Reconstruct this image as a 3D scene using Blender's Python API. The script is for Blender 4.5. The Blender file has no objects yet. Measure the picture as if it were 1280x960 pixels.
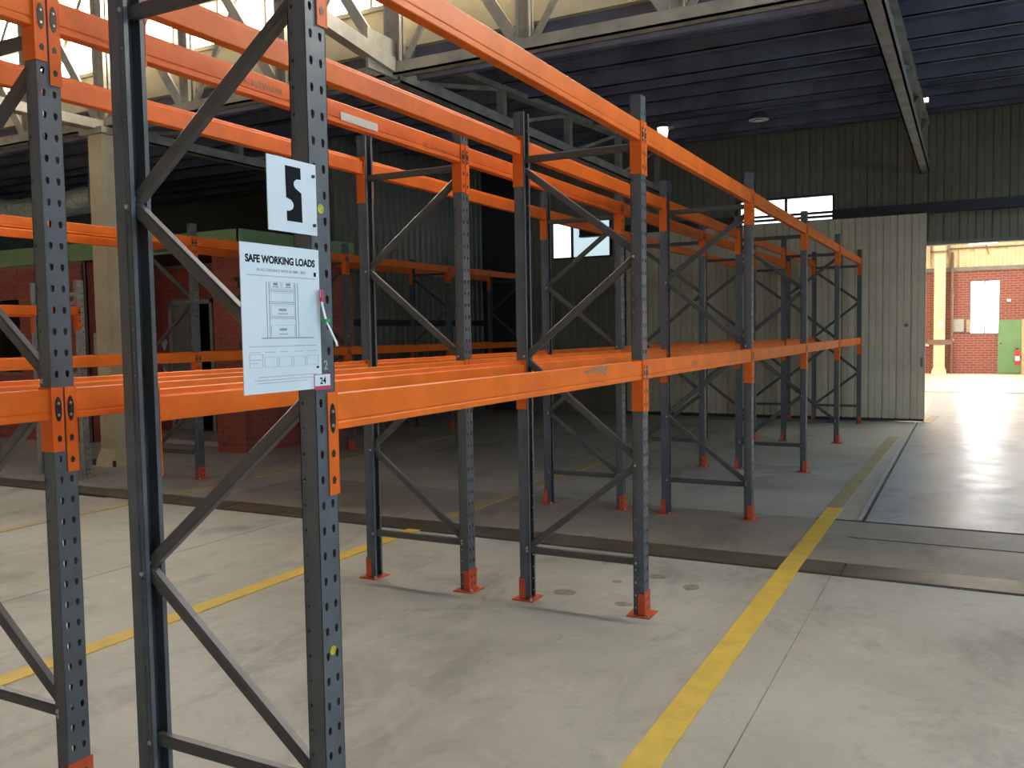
import bpy, bmesh, math, random
from mathutils import Vector, Matrix
random.seed(7)
SC = bpy.context.scene
COL = SC.collection
# ------------------------------------------------------------------ camera
CAM_H = 1.69
F_PX, YAW, PITCH, ROLL = 1093.37, .4828, .058, .0161
fw = Vector((-math.sin(YAW)*math.cos(PITCH), math.cos(YAW)*math.cos(PITCH), -math.sin(PITCH)))
rt = Vector((math.cos(YAW), math.sin(YAW), 0)); up = rt.cross(fw)
cr, sr = math.cos(ROLL), math.sin(ROLL)
r2 = rt*cr - up*sr; u2 = rt*sr + up*cr
cam = bpy.data.cameras.new('camera'); cam.sensor_width = 36; cam.lens = F_PX/1280*36
cam.clip_start = .05; cam.clip_end = 200
co = bpy.data.objects.new('camera', cam); COL.objects.link(co)
co.matrix_world = Matrix(((r2.x, u2.x, -fw.x, 1.0001*CAM_H), (r2.y, u2.y, -fw.y, -1.1762*CAM_H), (r2.z, u2.z, -fw.z, CAM_H), (0, 0, 0, 1)))
SC.camera = co
# ------------------------------------------------------------------ world, exposure
w = bpy.data.worlds.new('sky'); SC.world = w; w.use_nodes = True
bg = w.node_tree.nodes['Background']; bg.inputs[0].default_value = (.56, .78, 1.0, 1); bg.inputs[1].default_value = 5.3
vs = SC.view_settings
vs.view_transform = 'Standard'; vs.look = 'None'; vs.gamma = 1; vs.exposure = 1.2
try: vs.use_curve_mapping = False
except Exception: pass
GLAZE = 9.5        # brightness of the saw-tooth roof glazing
FARLIGHT = 8.0     # brightness of the added, unseen roof panels in the hall beyond
def portal(name, loc, rot, sx, sy):
    l = bpy.data.lights.new(name, 'AREA'); l.shape = 'RECTANGLE'; l.size = sx; l.size_y = sy; l.cycles.is_portal = True
    o = bpy.data.objects.new(name, l); COL.objects.link(o); o.location = loc; o.rotation_euler = rot
for k_, yc_ in enumerate((8.8, 12.0)): portal('added_roof_light_%s' % 'ab'[k_], (4.45, yc_, 5.5), (0, 0, 0), 2.5, 2.2)  # sky portals for the added, unseen openings above the aisle
portal('added_side_window_light', (9.42, -.5, 3.1), (0, math.radians(90), 0), 2.4, 10.0)  # sky portal for the added, unseen side window
# ------------------------------------------------------------------ helpers
class MB:
    def __init__(s): s.v = []; s.f = []
    def add(s, vs, fs):
        n = len(s.v); s.v += [tuple(p) for p in vs]; s.f += [tuple(i+n for i in f) for f in fs]; return s
    def box(s, x0, x1, y0, y1, z0, z1):
        return s.add([(x0,y0,z0),(x1,y0,z0),(x1,y1,z0),(x0,y1,z0),(x0,y0,z1),(x1,y0,z1),(x1,y1,z1),(x0,y1,z1)],
                     [(0,3,2,1),(4,5,6,7),(0,1,5,4),(1,2,6,5),(2,3,7,6),(3,0,4,7)])
    def extr(s, prof, fn0, fn1):
        n = len(prof)
        return s.add([fn0(p) for p in prof]+[fn1(p) for p in prof],
                     [(i,(i+1)%n,(i+1)%n+n,i+n) for i in range(n)]+[tuple(range(n-1,-1,-1)), tuple(range(n,2*n))])
    def cyl(s, p0, p1, r0, r1=None, n=12):
        r1 = r0 if r1 is None else r1
        p0 = Vector(p0); p1 = Vector(p1); d = (p1-p0).normalized()
        a = d.orthogonal().normalized(); b = d.cross(a)
        c = [(math.cos(2*math.pi*i/n), math.sin(2*math.pi*i/n)) for i in range(n)]
        return s.add([p0+(a*x+b*y)*r0 for x,y in c]+[p1+(a*x+b*y)*r1 for x,y in c],
                     [(i,(i+1)%n,(i+1)%n+n,i+n) for i in range(n)]+[tuple(range(n-1,-1,-1)), tuple(range(n,2*n))])
    def lathe(s, c, prof, n=20):   # profile of (r, z)
        m = len(prof); v = []; f = []
        for r, z in prof:
            v += [(c[0]+r*math.cos(2*math.pi*i/n), c[1]+r*math.sin(2*math.pi*i/n), c[2]+z) for i in range(n)]
        for k in range(m-1):
            f += [(k*n+i, k*n+(i+1)%n, (k+1)*n+(i+1)%n, (k+1)*n+i) for i in range(n)]
        f += [tuple(range(n-1,-1,-1)), tuple(range((m-1)*n, m*n))]
        return s.add(v, f)
    def bar(s, p0, p1, wd, ht, side=(0,1,0)):   # rectangular bar, wd along side
        p0 = Vector(p0); p1 = Vector(p1); d = (p1-p0).normalized(); a = Vector(side); a = (a-d*a.dot(d)).normalized(); b = d.cross(a)
        q = [(-wd/2,-ht/2),(wd/2,-ht/2),(wd/2,ht/2),(-wd/2,ht/2)]
        return s.extr(q, lambda t: p0+a*t[0]+b*t[1], lambda t: p1+a*t[0]+b*t[1])
    def channel(s, p0, p1, wd, ht, th, side=(0,1,0)):  # open C channel, web facing -side
        p0 = Vector(p0); p1 = Vector(p1); d = (p1-p0).normalized(); a = Vector(side); a = (a-d*a.dot(d)).normalized(); b = d.cross(a)
        w2, h2 = wd/2, ht/2; c = .006
        q = [(-w2,-h2+c),(-w2+c,-h2),(w2,-h2),(w2,-h2+th*3),(w2-th,-h2+th*3),(w2-th,-h2+th),(-w2+th,-h2+th),(-w2+th,h2-th),(w2-th,h2-th),(w2-th,h2-th*3),(w2,h2-th*3),(w2,h2),(-w2+c,h2),(-w2,h2-c)]
        return s.extr(q, lambda t: p0+a*t[0]+b*t[1], lambda t: p1+a*t[0]+b*t[1])
    def mesh(s, name, m=None, smooth=False):
        me = bpy.data.meshes.new(name); me.from_pydata(s.v, [], s.f)
        bm = bmesh.new(); bm.from_mesh(me); bmesh.ops.recalc_face_normals(bm, faces=bm.faces[:]); bm.to_mesh(me); bm.free()
        if m: me.materials.append(m)
        if smooth:
            for p in me.polygons: p.use_smooth = True
        return me
def ob(name, me, parent=None, loc=(0,0,0), rz=0, m=None, **kw):
    if isinstance(me, MB): me = me.mesh(name, m, kw.pop('smooth', False))
    o = bpy.data.objects.new(name, me); COL.objects.link(o); o.location = loc; o.rotation_euler = (0,0,rz)
    if parent: o.parent = parent
    return tag(o, **kw)
def tag(o, label=None, cat=None, group=None, kind=None):
    if label: o['label'] = label
    if cat: o['category'] = cat
    if group: o['group'] = group
    if kind: o['kind'] = kind
    return o
def empty(name, loc=(0,0,0), rz=0, **kw):
    o = bpy.data.objects.new(name, None); COL.objects.link(o); o.location = loc; o.rotation_euler = (0,0,rz); o.empty_display_size = .1
    return tag(o, **kw)
def struct(name, me, label, cat, m=None, parent=None, **kw):
    return ob(name, me, parent, m=m, label=label, cat=cat, kind='structure', **kw)
# ------------------------------------------------------------------ materials
def srgb(r, g, b):
    f = lambda c: (c/255/12.92) if c/255 <= .04045 else ((c/255+.055)/1.055)**2.4
    return (f(r), f(g), f(b))
def mat(name, col, rough=.5, metal=0, var=.12, scale=6, col2=None, bump=0, bscale=60, spec=.5, detail=4, stretch=None, thr=None):
    m = bpy.data.materials.new(name); m.use_nodes = True; nt = m.node_tree; N = nt.nodes; L = nt.links
    b = N['Principled BSDF']; b.inputs['Roughness'].default_value = rough; b.inputs['Metallic'].default_value = metal
    b.inputs['Specular IOR Level'].default_value = spec
    tc = N.new('ShaderNodeTexCoord'); mp = N.new('ShaderNodeMapping'); L.new(tc.outputs['Object'], mp.inputs[0])
    if stretch: mp.inputs['Scale'].default_value = stretch
    no = N.new('ShaderNodeTexNoise'); no.inputs['Scale'].default_value = scale; no.inputs['Detail'].default_value = detail; no.inputs['Roughness'].default_value = .65
    L.new(mp.outputs[0], no.inputs['Vector'])
    rp = N.new('ShaderNodeValToRGB'); lo, hi = thr or (.35, .65)
    rp.color_ramp.elements[0].position = lo; rp.color_ramp.elements[1].position = hi
    c2 = col2 or tuple(min(1, c*(1+var)) for c in col); c1 = col if col2 else tuple(c*(1-var) for c in col)
    rp.color_ramp.elements[0].color = (*c1, 1); rp.color_ramp.elements[1].color = (*c2, 1)
    L.new(no.outputs[0], rp.inputs[0]); L.new(rp.outputs[0], b.inputs['Base Color'])
    if bump:
        n2 = N.new('ShaderNodeTexNoise'); n2.inputs['Scale'].default_value = bscale; L.new(mp.outputs[0], n2.inputs['Vector'])
        bp = N.new('ShaderNodeBump'); bp.inputs['Strength'].default_value = bump; bp.inputs['Distance'].default_value = .01
        L.new(n2.outputs[0], bp.inputs['Height']); L.new(bp.outputs[0], b.inputs['Normal'])
    return m
def emit(name, col, st):
    m = bpy.data.materials.new(name); m.use_nodes = True; b = m.node_tree.nodes['Principled BSDF']
    b.inputs['Base Color'].default_value = (.7,.72,.75,1); b.inputs['Emission Color'].default_value = (*col,1); b.inputs['Emission Strength'].default_value = st
    return m
def concrete(name, base, warm, dark, rough, lim):
    """mottled slab: broad warm/cool patches, dark stains, fine pale scratches"""
    m = bpy.data.materials.new(name); m.use_nodes = True; nt = m.node_tree; N = nt.nodes; L = nt.links; b = N['Principled BSDF']
    tc = N.new('ShaderNodeTexCoord')
    def noise(sc, det=5, rg=.6, st=None, dist=0):
        n = N.new('ShaderNodeTexNoise'); n.inputs['Scale'].default_value = sc; n.inputs['Detail'].default_value = det; n.inputs['Roughness'].default_value = rg; n.inputs['Distortion'].default_value = dist
        mp = N.new('ShaderNodeMapping'); L.new(tc.outputs['Object'], mp.inputs[0])
        if st: mp.inputs['Scale'].default_value = st[0]; mp.inputs['Rotation'].default_value = (0,0,st[1])
        L.new(mp.outputs[0], n.inputs['Vector']); return n.outputs[0]
    def ramp(src, a, c):
        r = N.new('ShaderNodeMapRange'); r.inputs[1].default_value = a; r.inputs[2].default_value = c; L.new(src, r.inputs[0]); return r.outputs[0]
    def mix(a, c, f):
        x = N.new('ShaderNodeMix'); x.data_type = 'RGBA'; L.new(f, x.inputs[0])
        for s, v in ((6, a), (7, c)):
            if isinstance(v, tuple): x.inputs[s].default_value = (*v, 1)
            else: L.new(v, x.inputs[s])
        return x.outputs[2]
    def scaled(f, k):
        q = N.new('ShaderNodeMath'); q.operation = 'MULTIPLY'; L.new(f, q.inputs[0]); q.inputs[1].default_value = k; return q.outputs[0]
    c = mix(base, warm, ramp(noise(.55, 4), .38, .62))
    c = mix(c, dark, scaled(ramp(noise(1.3, 8, .7, ((1,.6,1),.4), .6), .52, .74), lim))
    c = mix(c, tuple(min(1, v*1.45) for v in base), scaled(ramp(noise(2.6, 9, .75, None, .8), .50, .72), .75))
    c = mix(c, tuple(v*.62 for v in base), scaled(ramp(noise(4.2, 9, .8, None, 1.0), .52, .75), .6))
    c = mix(c, dark, scaled(ramp(noise(9, 10, .8), .62, .8), .35))
    c = mix(c, tuple(min(1, v*1.5) for v in base), scaled(ramp(noise(6, 3, .5, ((.25,3.2,1),.5)), .70, .78), .45))
    L.new(c, b.inputs['Base Color'])
    rr = N.new('ShaderNodeMapRange'); L.new(noise(2.2, 6), rr.inputs[0]); rr.inputs[1].default_value = .3; rr.inputs[2].default_value = .7
    rr.inputs[3].default_value = rough*.8; rr.inputs[4].default_value = rough*1.25; L.new(rr.outputs[0], b.inputs['Roughness'])
    bp = N.new('ShaderNodeBump'); bp.inputs['Strength'].default_value = .08; bp.inputs['Distance'].default_value = .01; L.new(noise(25, 6), bp.inputs['Height']); L.new(bp.outputs[0], b.inputs['Normal'])
    return m
M = {}
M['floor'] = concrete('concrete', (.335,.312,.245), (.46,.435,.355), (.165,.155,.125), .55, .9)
M['slab'] = concrete('sealed_concrete', (.29,.305,.31), (.43,.445,.45), (.10,.105,.106), .36, 1.0)
M['band'] = concrete('stained_concrete', (.25,.215,.16), (.32,.285,.225), (.12,.105,.08), .5, .9)
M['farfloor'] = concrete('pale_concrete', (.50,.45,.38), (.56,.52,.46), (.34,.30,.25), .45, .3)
M['yellow'] = mat('yellow_line_paint', (.66,.44,.05), .55, 0, .10, 5, bump=.05)
M['yellow_worn'] = mat('worn_yellow_line_paint', (.26,.23,.16), .55, 0, col2=(.42,.31,.11), scale=3, thr=(.3,.75))
M['yellow_old'] = mat('faded_yellow_line_paint', (.36,.31,.20), .6, 0, col2=(.50,.37,.12), scale=4)
M['joint'] = mat('joint_filler', (.035,.032,.028), .8)
M['crack'] = mat('hairline_joint', (.16,.145,.12), .8, 0, col2=(.34,.31,.26), scale=2.5)
M['stain'] = mat('oil_stain', (.15,.135,.10), .5, 0, col2=(.28,.26,.205), scale=22, thr=(.35,.6))
M['chequer'] = mat('steel_cover_plate', (.13,.105,.075), .38, .55, col2=(.20,.17,.125), scale=3, bump=.35, bscale=90)
M['steelrail'] = mat('bright_steel_rail', (.60,.61,.62), .35, .6)
M['upright'] = mat('charcoal_rack_paint', (.102,.112,.118), .40, .05, .14, 5)
M['brace'] = mat('charcoal_brace_paint', (.088,.084,.077), .35, .12, .15, 6)
M['orange'] = mat('orange_beam_paint', (.84,.158,.013), .45, 0, .10, 4, spec=.28)
M['conn'] = mat('orange_connector_paint', (.80,.142,.012), .45, 0, .08, 5, spec=.28)
M['foot'] = mat('red_orange_foot_paint', (.62,.085,.028), .5, 0, .15, 9)
M['slot'] = mat('dark_slot_shade', (.045,.038,.034), .4, .6, .4, 60)  # dark raised plates for slots and holes; recess shade put into the colour
M['zinc'] = mat('galvanised_steel', (.42,.42,.40), .4, .6, .2, 14)
M['bolt'] = mat('zinc_bolt', (.5,.5,.48), .35, .8)
M['white'] = mat('white_board', (.74,.77,.77), .45, 0, .03, 3)
M['black'] = mat('black_print', (.012,.012,.014), .85, spec=.1)
M['greyprint'] = mat('grey_print', (.30,.31,.33), .5)
M['lightprint'] = mat('pale_grey_print', (.48,.49,.51), .5)
M['redprint'] = mat('red_print', (.60,.05,.10), .5)
M['greenprint'] = mat('green_print', (.05,.35,.08), .5)
M['yellowdot'] = mat('yellow_sticker', (.70,.58,.03), .5, col2=(.35,.28,.02), scale=150)
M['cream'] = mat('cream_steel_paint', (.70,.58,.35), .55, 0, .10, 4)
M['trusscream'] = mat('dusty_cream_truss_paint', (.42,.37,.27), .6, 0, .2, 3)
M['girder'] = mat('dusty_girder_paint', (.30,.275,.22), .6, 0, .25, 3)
M['fascia'] = mat('cream_fascia', (.60,.52,.34), .6, 0, .08, 2)
M['clad'] = mat('dull_olive_cladding', (.215,.188,.132), .65, 0, .18, 1.5)
M['cladleft'] = mat('weathered_wall_sheet', (.17,.16,.12), .42, .2, .25, 1.2)
M['leaf'] = mat('beige_door_cladding', (.66,.56,.39), .6, 0, .10, 1.5)
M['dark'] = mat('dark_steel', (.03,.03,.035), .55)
M['roof'] = mat('dark_roof_sheet', (.145,.145,.195), .6, 0, .25, 2)
M['purlin'] = mat('dark_purlin', (.155,.155,.205), .6, 0, .25, 2)
M['brick'] = mat('red_brick', (.38,.080,.050), .75, 0, col2=(.50,.125,.080), scale=3, bump=.3, bscale=50)
M['mortar'] = mat('mortar', (.32,.22,.16), .9)
M['green'] = mat('green_fascia_paint', (.25,.38,.16), .55, 0, .12, 2)
M['greendoor'] = mat('green_door_paint', (.16,.30,.13), .5, 0, .08, 2)
M['frame'] = mat('pale_door_frame', (.42,.42,.38), .5)
M['doorgrey'] = mat('grey_door', (.30,.31,.29), .5)
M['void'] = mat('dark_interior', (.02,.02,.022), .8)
M['foil'] = mat('crumpled_foil', (.90,.83,.68), .35, .1, .25, 12, bump=1.0, bscale=14)
M['wood'] = mat('timber', (.50,.34,.18), .6)
M['red'] = mat('extinguisher_red', (.62,.03,.03), .35)
M['pipe'] = mat('brown_pipe', (.20,.12,.09), .5)
M['flash'] = mat('grey_flashing', (.22,.20,.17), .5)
M['lampshade'] = mat('lamp_housing', (.10,.10,.11), .4)
M['glaze'] = emit('skylit_glazing', (1.0,.955,.87), GLAZE)
M['farglow'] = emit('added_roof_glow', (1.0,.96,.88), FARLIGHT)  # glow of the panels added in the far hall roof
M['farwin'] = emit('sunlit_window', (1.0,.99,.95), 14)
M['pane'] = emit('daylit_pane', (.90,1.0,1.0), .8)
M['brightpane'] = emit('bright_daylit_pane', (1.0,.99,.95), 1.3)
M['pane2'] = emit('daylit_frosted_pane', (.70,.90,.97), .36)
M['tube'] = emit('lit_tube', (1,.97,.92), 9)
M['bulb'] = emit('lit_bulb', (1,.94,.76), .55)
M['stencil'] = mat('worn_stencil_ink', (.30,.10,.035), .6, 0, col2=(.75,.19,.02), scale=90)
M['scuff'] = mat('scraped_steel', (.22,.16,.12), .5, .2, col2=(.55,.22,.07), scale=40)
pm_ = bpy.data.materials.new('clear_added_pane'); pm_.use_nodes = True; _n = pm_.node_tree.nodes; _t = _n.new('ShaderNodeBsdfTransparent'); _t.inputs[0].default_value = (.86,.90,.92,1)  # clear pane for the added roof and side wall openings
_g = _n.new('ShaderNodeBsdfGlossy'); _g.inputs['Roughness'].default_value = .2; _x = _n.new('ShaderNodeMixShader'); _x.inputs[0].default_value = .08
pm_.node_tree.links.new(_t.outputs[0], _x.inputs[1]); pm_.node_tree.links.new(_g.outputs[0], _x.inputs[2]); pm_.node_tree.links.new(_x.outputs[0], _n['Material Output'].inputs[0]); M['poly'] = pm_
M['cup'] = mat('cream_lamp_glass', (.30,.28,.20), .35)
# ------------------------------------------------------------------ setting
WY = 15.2      # back wall
# ---- floor
def quad_slab(x0, x1, y0, y1, zt, zb=-.2): return MB().box(x0, x1, y0, y1, zb, zt)
floor = struct('floor', quad_slab(-18.3, 9.3, -12.8, 15.4, 0), 'grey stained concrete warehouse floor under the racking', 'floor', M['floor'])
ob('drain_band', quad_slab(-5.4, 9.2, 4.62, 6.08, .0015, -.05), floor, m=M['band'])
ob('sealed_slab', quad_slab(.90, 6.3, 6.12, 15.6, .0025, -.05), floor, m=M['slab'])
for i, (a, b) in enumerate(((-18.2,-9.9),(-9.9,-7.4),(-7.38,-4.9),(-4.88,-2.0),(-1.98,.915),(.93,3.9),(3.92,6.9),(6.92,9.2))):
    ob('cover_plate', quad_slab(a, b, 4.27, 4.60, .006, -.05), floor, m=M['chequer'])
for x0, x1, y0, y1 in ((-18,9.2,4.235,4.262), (.915,.93,4.27,4.60), (.84,9.2,5.43,5.455), (.5,9.2,6.07,6.12), (-7.3,-6.5,4.20,4.26)):
    ob('floor_joint', quad_slab(x0, x1, y0, y1, .003, -.05), floor, m=M['joint'])
for x0, x1 in ((.864,.870),(-3.856,-3.848)): ob('floor_joint', quad_slab(x0, x1, -6, 4.23, .0015, -.05), floor, m=M['crack'])
ob('floor_joint', quad_slab(.872, .897, 6.12, 14.9, .004, -.05), floor, m=M['joint'])
ob('guide_rail', quad_slab(.838, .868, 6.12, 14.9, .014, -.05), floor, m=M['steelrail'])
for sx_, sy_, sa, sb in [(-0.196, 3.723, 0.11, 0.05), (-0.199, 3.056, 0.1, 0.04), (-0.409, 3.498, 0.06, 0.03), (-0.636, 3.133, 0.13, 0.06), (0.082, 3.578, 0.1, 0.07), (-0.654, 3.932, 0.05, 0.03)]:
    rim = [(sx_+sa*.6*math.cos(t)*random.uniform(.8,1.1), sy_+sb*1.1*math.sin(t)*random.uniform(.8,1.1)) for t in [math.radians(24*k) for k in range(15)]]
    mb = MB(); mb.extr(rim, lambda p: (p[0], p[1], -.01), lambda p: (p[0], p[1], .0012)); ob('oil_stain', mb, floor, m=M['stain'])
def line(pts, wd, m, nm='floor_line'):
    mb = MB()
    for (xa, ya), (xb, yb) in zip(pts, pts[1:]):
        mb.add([(xa-wd/2,ya,.008),(xa+wd/2,ya,.008),(xb+wd/2,yb,.008),(xb-wd/2,yb,.008),(xa-wd/2,ya,-.02),(xa+wd/2,ya,-.02),(xb+wd/2,yb,-.02),(xb-wd/2,yb,-.02)],
               [(0,1,2,3),(7,6,5,4),(0,4,5,1),(1,5,6,2),(2,6,7,3),(3,7,4,0)])
    return ob(nm, mb, floor, m=m)
line([(.577,-6),(.579,4.3),(.585,6.6)], .135, M['yellow'])
line([(.585,6.6),(.60,7.6),(.66,12.6)], .135, M['yellow_worn'])
line([(1.03,14.9),(1.12,16.3)], .13, M['yellow_worn'])
line([(-2.56,-6),(-2.56,4.25)], .13, M['yellow'])
line([(-2.56,4.62),(-2.57,13)], .13, M['yellow_old'])
line([(-5.95,-6),(-5.95,4.2)], .11, M['yellow_old'])
line([(-5.95,4.62),(-5.98,12)], .11, M['yellow_old'])
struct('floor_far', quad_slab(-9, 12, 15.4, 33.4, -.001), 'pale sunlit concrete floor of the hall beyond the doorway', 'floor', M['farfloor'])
fl = bpy.data.objects['floor_far']
ob('floor_joint', quad_slab(-8.9, 11.9, 22.95, 23.10, .004, -.05), fl, m=M['joint'])
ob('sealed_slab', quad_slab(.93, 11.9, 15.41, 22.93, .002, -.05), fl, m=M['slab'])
# ---- back wall with openings: list of (x0,x1,z0,z1)
OPEN = [(.55, 6.2, 0, 3.17), (-6.36, -4.95, 3.28, 4.07), (-2.32, -.59, 3.60, 4.13)]
def spans(x, lo, hi):
    seg = [(lo, hi)]
    for a, b, c, d in OPEN:
        if a < x < b:
            ns = []
            for s, e in seg:
                if s < c: ns.append((s, min(e, c)))
                if e > d: ns.append((max(s, d), e))
            seg = ns
    return [(s, e) for s, e in seg if e-s > .01]
mb = MB(); xs = sorted({-8.2, 9.2} | {v for o in OPEN for v in o[:2]})
for a, b in zip(xs, xs[1:]):
    for s, e in spans((a+b)/2, 0, 6.0): mb.box(a, b, WY+.03, WY+.2, s, e)
wall_back = struct('wall_back', mb, 'dull olive ribbed cladding wall above the sliding door and opening', 'wall', M['clad'])
_cp = {}
def panel_mesh(wd, h, m, rib=.022):
    k = (round(wd,3), round(h,3), m.name)
    if k not in _cp:   # trapezoid rib profile in local x, front toward -y
        pr = [(0,0),(0,-.004),(wd*.08,-rib),(wd*.22,-rib),(wd*.30,-.004),(wd*.97,-.004),(wd*.97,0)] if rib > .03 else [(.004,0),(.004,-.002),(.014,-rib),(wd*.47,-rib),(wd*.49,-rib*.55),(wd*.51,-rib*.55),(wd*.53,-rib),(wd-.014,-rib),(wd-.004,-.002),(wd-.004,0)]
        mb = MB(); mb.extr(pr, lambda p: (p[0],p[1],0), lambda p: (p[0],p[1],h)); _cp[k] = mb.mesh('cladding_panel', m)
    return _cp[k]
PW = .25
x = -8.0
while x < 9.0:
    for s, e in spans(x+PW/2, 0, 5.42):
        if x > 3.2 and e < 3: continue
        ob('cladding_panel', panel_mesh(PW, e-s, M['clad']), wall_back, (x, WY+.03, s))
    x += PW
# door track along the wall and lintel trim
mb = MB(); mb.box(-5.6, 9.1, WY-.16, WY-.02, 3.70, 3.86); mb.box(-5.6, 9.1, WY-.20, WY-.16, 3.70, 3.74); mb.box(-5.6, 9.1, WY-.02, WY+.06, 3.84, 3.90)
for a in range(-5, 9, 2): mb.box(a, a+.08, WY-.18, WY+.05, 3.86, 3.98)
track = MB()
for a, b in ((-5.6,-2.36),(-.55,9.1)):
    track.box(a, b, WY-.14, WY+.0, 3.67, 3.85); track.box(a, b, WY-.17, WY-.14, 3.67, 3.70)
struct('trim_1', track, 'dark steel sliding door track fixed along the back wall', 'door track', M['dark'])
mb = MB(); mb.box(.55, 6.2, WY-.02, WY+.22, 3.12, 3.175); mb.box(6.2, 6.28, WY-.02, WY+.22, 0, 3.175); mb.box(.47, .55, WY+.02, WY+.22, 0, 3.175)
struct('trim_2', mb, 'thin steel edging around the large doorway', 'door trim', M['flash'])
# sliding door leaf
leaf = empty('door_1', (-4.55, 15.0, 0), label='beige ribbed sliding door leaf standing open behind the racks', cat='sliding door', kind='structure')
LW = .986+4.55
ob('door_core', MB().box(0, LW, 0, .05, .06, 3.66), leaf, m=M['leaf'])
n = 24; pw = LW/n
for i in range(n): ob('cladding_panel', panel_mesh(pw, 3.60, M['leaf'], .024), leaf, (i*pw, 0, .06))
mb = MB(); mb.box(0, LW, -.02, .06, .02, .075); ob('bottom_rail', mb, leaf, m=M['dark'])
mb = MB(); mb.box(LW-.012, LW+.006, -.028, .055, .02, 3.67); ob('edge_strip', mb, leaf, m=M['leaf'])
for a in (.5, 2.4, LW-.35):
    if not (-2.4 < a-4.55 < -.5): ob('hanger', MB().box(a, a+.06, .0, .06, 3.64, 3.76), leaf, m=M['dark'])
mb = MB(); mb.cyl((LW-.30,-.02,1.72),(LW-.30,-.035,1.72),.035); mb.box(LW-.07,LW-.03,-.03,-.012,.98,1.15); ob('latch', mb, leaf, m=M['flash'])
# windows in the back wall
def window(name, x0, x1, z0, z1, y, mull, trans, mats, fm, label):
    wn = empty(name, ((x0+x1)/2, y, z0), label=label, cat='window', kind='structure'); cx = (x0+x1)/2
    mb = MB(); t = .035
    mb.box(x0-cx-t, x1-cx+t, -.03, .06, -t, 0); mb.box(x0-cx-t, x1-cx+t, -.03, .06, z1-z0, z1-z0+t)
    mb.box(x0-cx-t, x0-cx, -.03, .06, 0, z1-z0); mb.box(x1-cx, x1-cx+t, -.03, .06, 0, z1-z0)
    ob('window_frame', mb, wn, m=fm)
    ex = [x0]+mull+[x1]; ez = [z0]+trans+[z1]; k = 0
    for q in mull: ob('mullion', MB().box(q-cx-.025, q-cx+.025, -.02, .05, 0, z1-z0), wn, m=fm)
    for q in trans: ob('transom', MB().box(x0-cx, x1-cx, -.02, .05, q-z0-.022, q-z0+.022), wn, m=fm)
    for a, b in zip(ex, ex[1:]):
        for c, d in zip(ez, ez[1:]):
            ob('pane', MB().box(a-cx+.005, b-cx-.005, .015, .03, c-z0+.005, d-z0-.005), wn, m=mats[k % len(mats)]); k += 1
    return wn
window('window_1', -6.36, -4.95, 3.28, 4.07, WY, [-5.82], [], [M['pane'], M['pane2']], M['dark'], 'frosted daylit window high in the dark back corner')
window('window_2', -2.32, -.59, 3.60, 4.13, WY, [-1.42], [3.675, 3.755, 3.83], [M['dark'], M['pane'], M['pane'], M['brightpane']], M['dark'], 'bright louvred window above the sliding door leaf')
# ---- left corrugated wall and outer shell
wl = struct('wall_left', MB().box(-8.2, -7.95, 9.95, 15.4, 0, 5.8), 'weathered corrugated sheet wall behind the far rack row', 'wall', M['cladleft'])
y = 9.98; pm = panel_mesh(.2, 5.45, M['cladleft'], .035)
while y < 15.1:
    ob('cladding_panel', pm, wl, (-7.95, y, 0), math.radians(90)); y += .2
ob('girt', MB().box(-7.955, -7.91, 9.98, 15.2, 1.86, 1.98), wl, m=M['dark'])
struct('wall_corner', MB().box(-7.95, -7.0, 15.02, 15.22, 0, 5.45), 'dark flat panel in the back corner beside the window', 'wall', M['dark'])  # near-black flat panel set across the corner
struct('wall_far_left', MB().box(-18.3, -18.1, -12.8, 15.4, 0, 7.2), 'dark outer wall beyond the office', 'wall', M['clad'])
struct('wall_front', MB().box(-18.3, 9.3, -12.8, -12.6, 0, 7.2), 'ribbed wall behind the camera', 'wall', M['clad'])
mb = MB(); mb.box(9.2, 9.4, -12.8, -5.5, 0, 7.2); mb.box(9.2, 9.4, 4.5, 6.15, 0, 7.2); mb.box(9.2, 9.4, -5.5, 4.5, 0, 1.9); mb.box(9.2, 9.4, -5.5, 4.5, 4.3, 7.2); mb.box(6.3, 9.2, 6.15, 6.25, 0, 7.2); mb.box(6.3, 6.4, 6.15, 15.4, 0, 7.2)
struct('wall_right', mb, 'ribbed side wall to the right of the aisle', 'wall', M['clad'])
mb = MB(); mb.box(-18.2, -8.2, 15.0, 15.2, 0, 6)
struct('wall_behind_office', mb, 'dark wall behind the brick office', 'wall', M['clad'])
sw = empty('added_side_window', (9.3, -.5, 1.9), label='added long clear window in the unseen right side wall', cat='window', kind='structure')  # added off-frame window, lets sky light onto the aisle-side faces
for k in range(5): ob('pane', MB().box(-.006, .0, -5+2*k+.02, -3+2*k-.02, .02, 2.38), sw, m=M['poly']); ob('mullion', MB().box(-.04, .04, -5+2*k-.02, -5+2*k+.02, 0, 2.4), sw, m=M['flash'])
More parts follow.
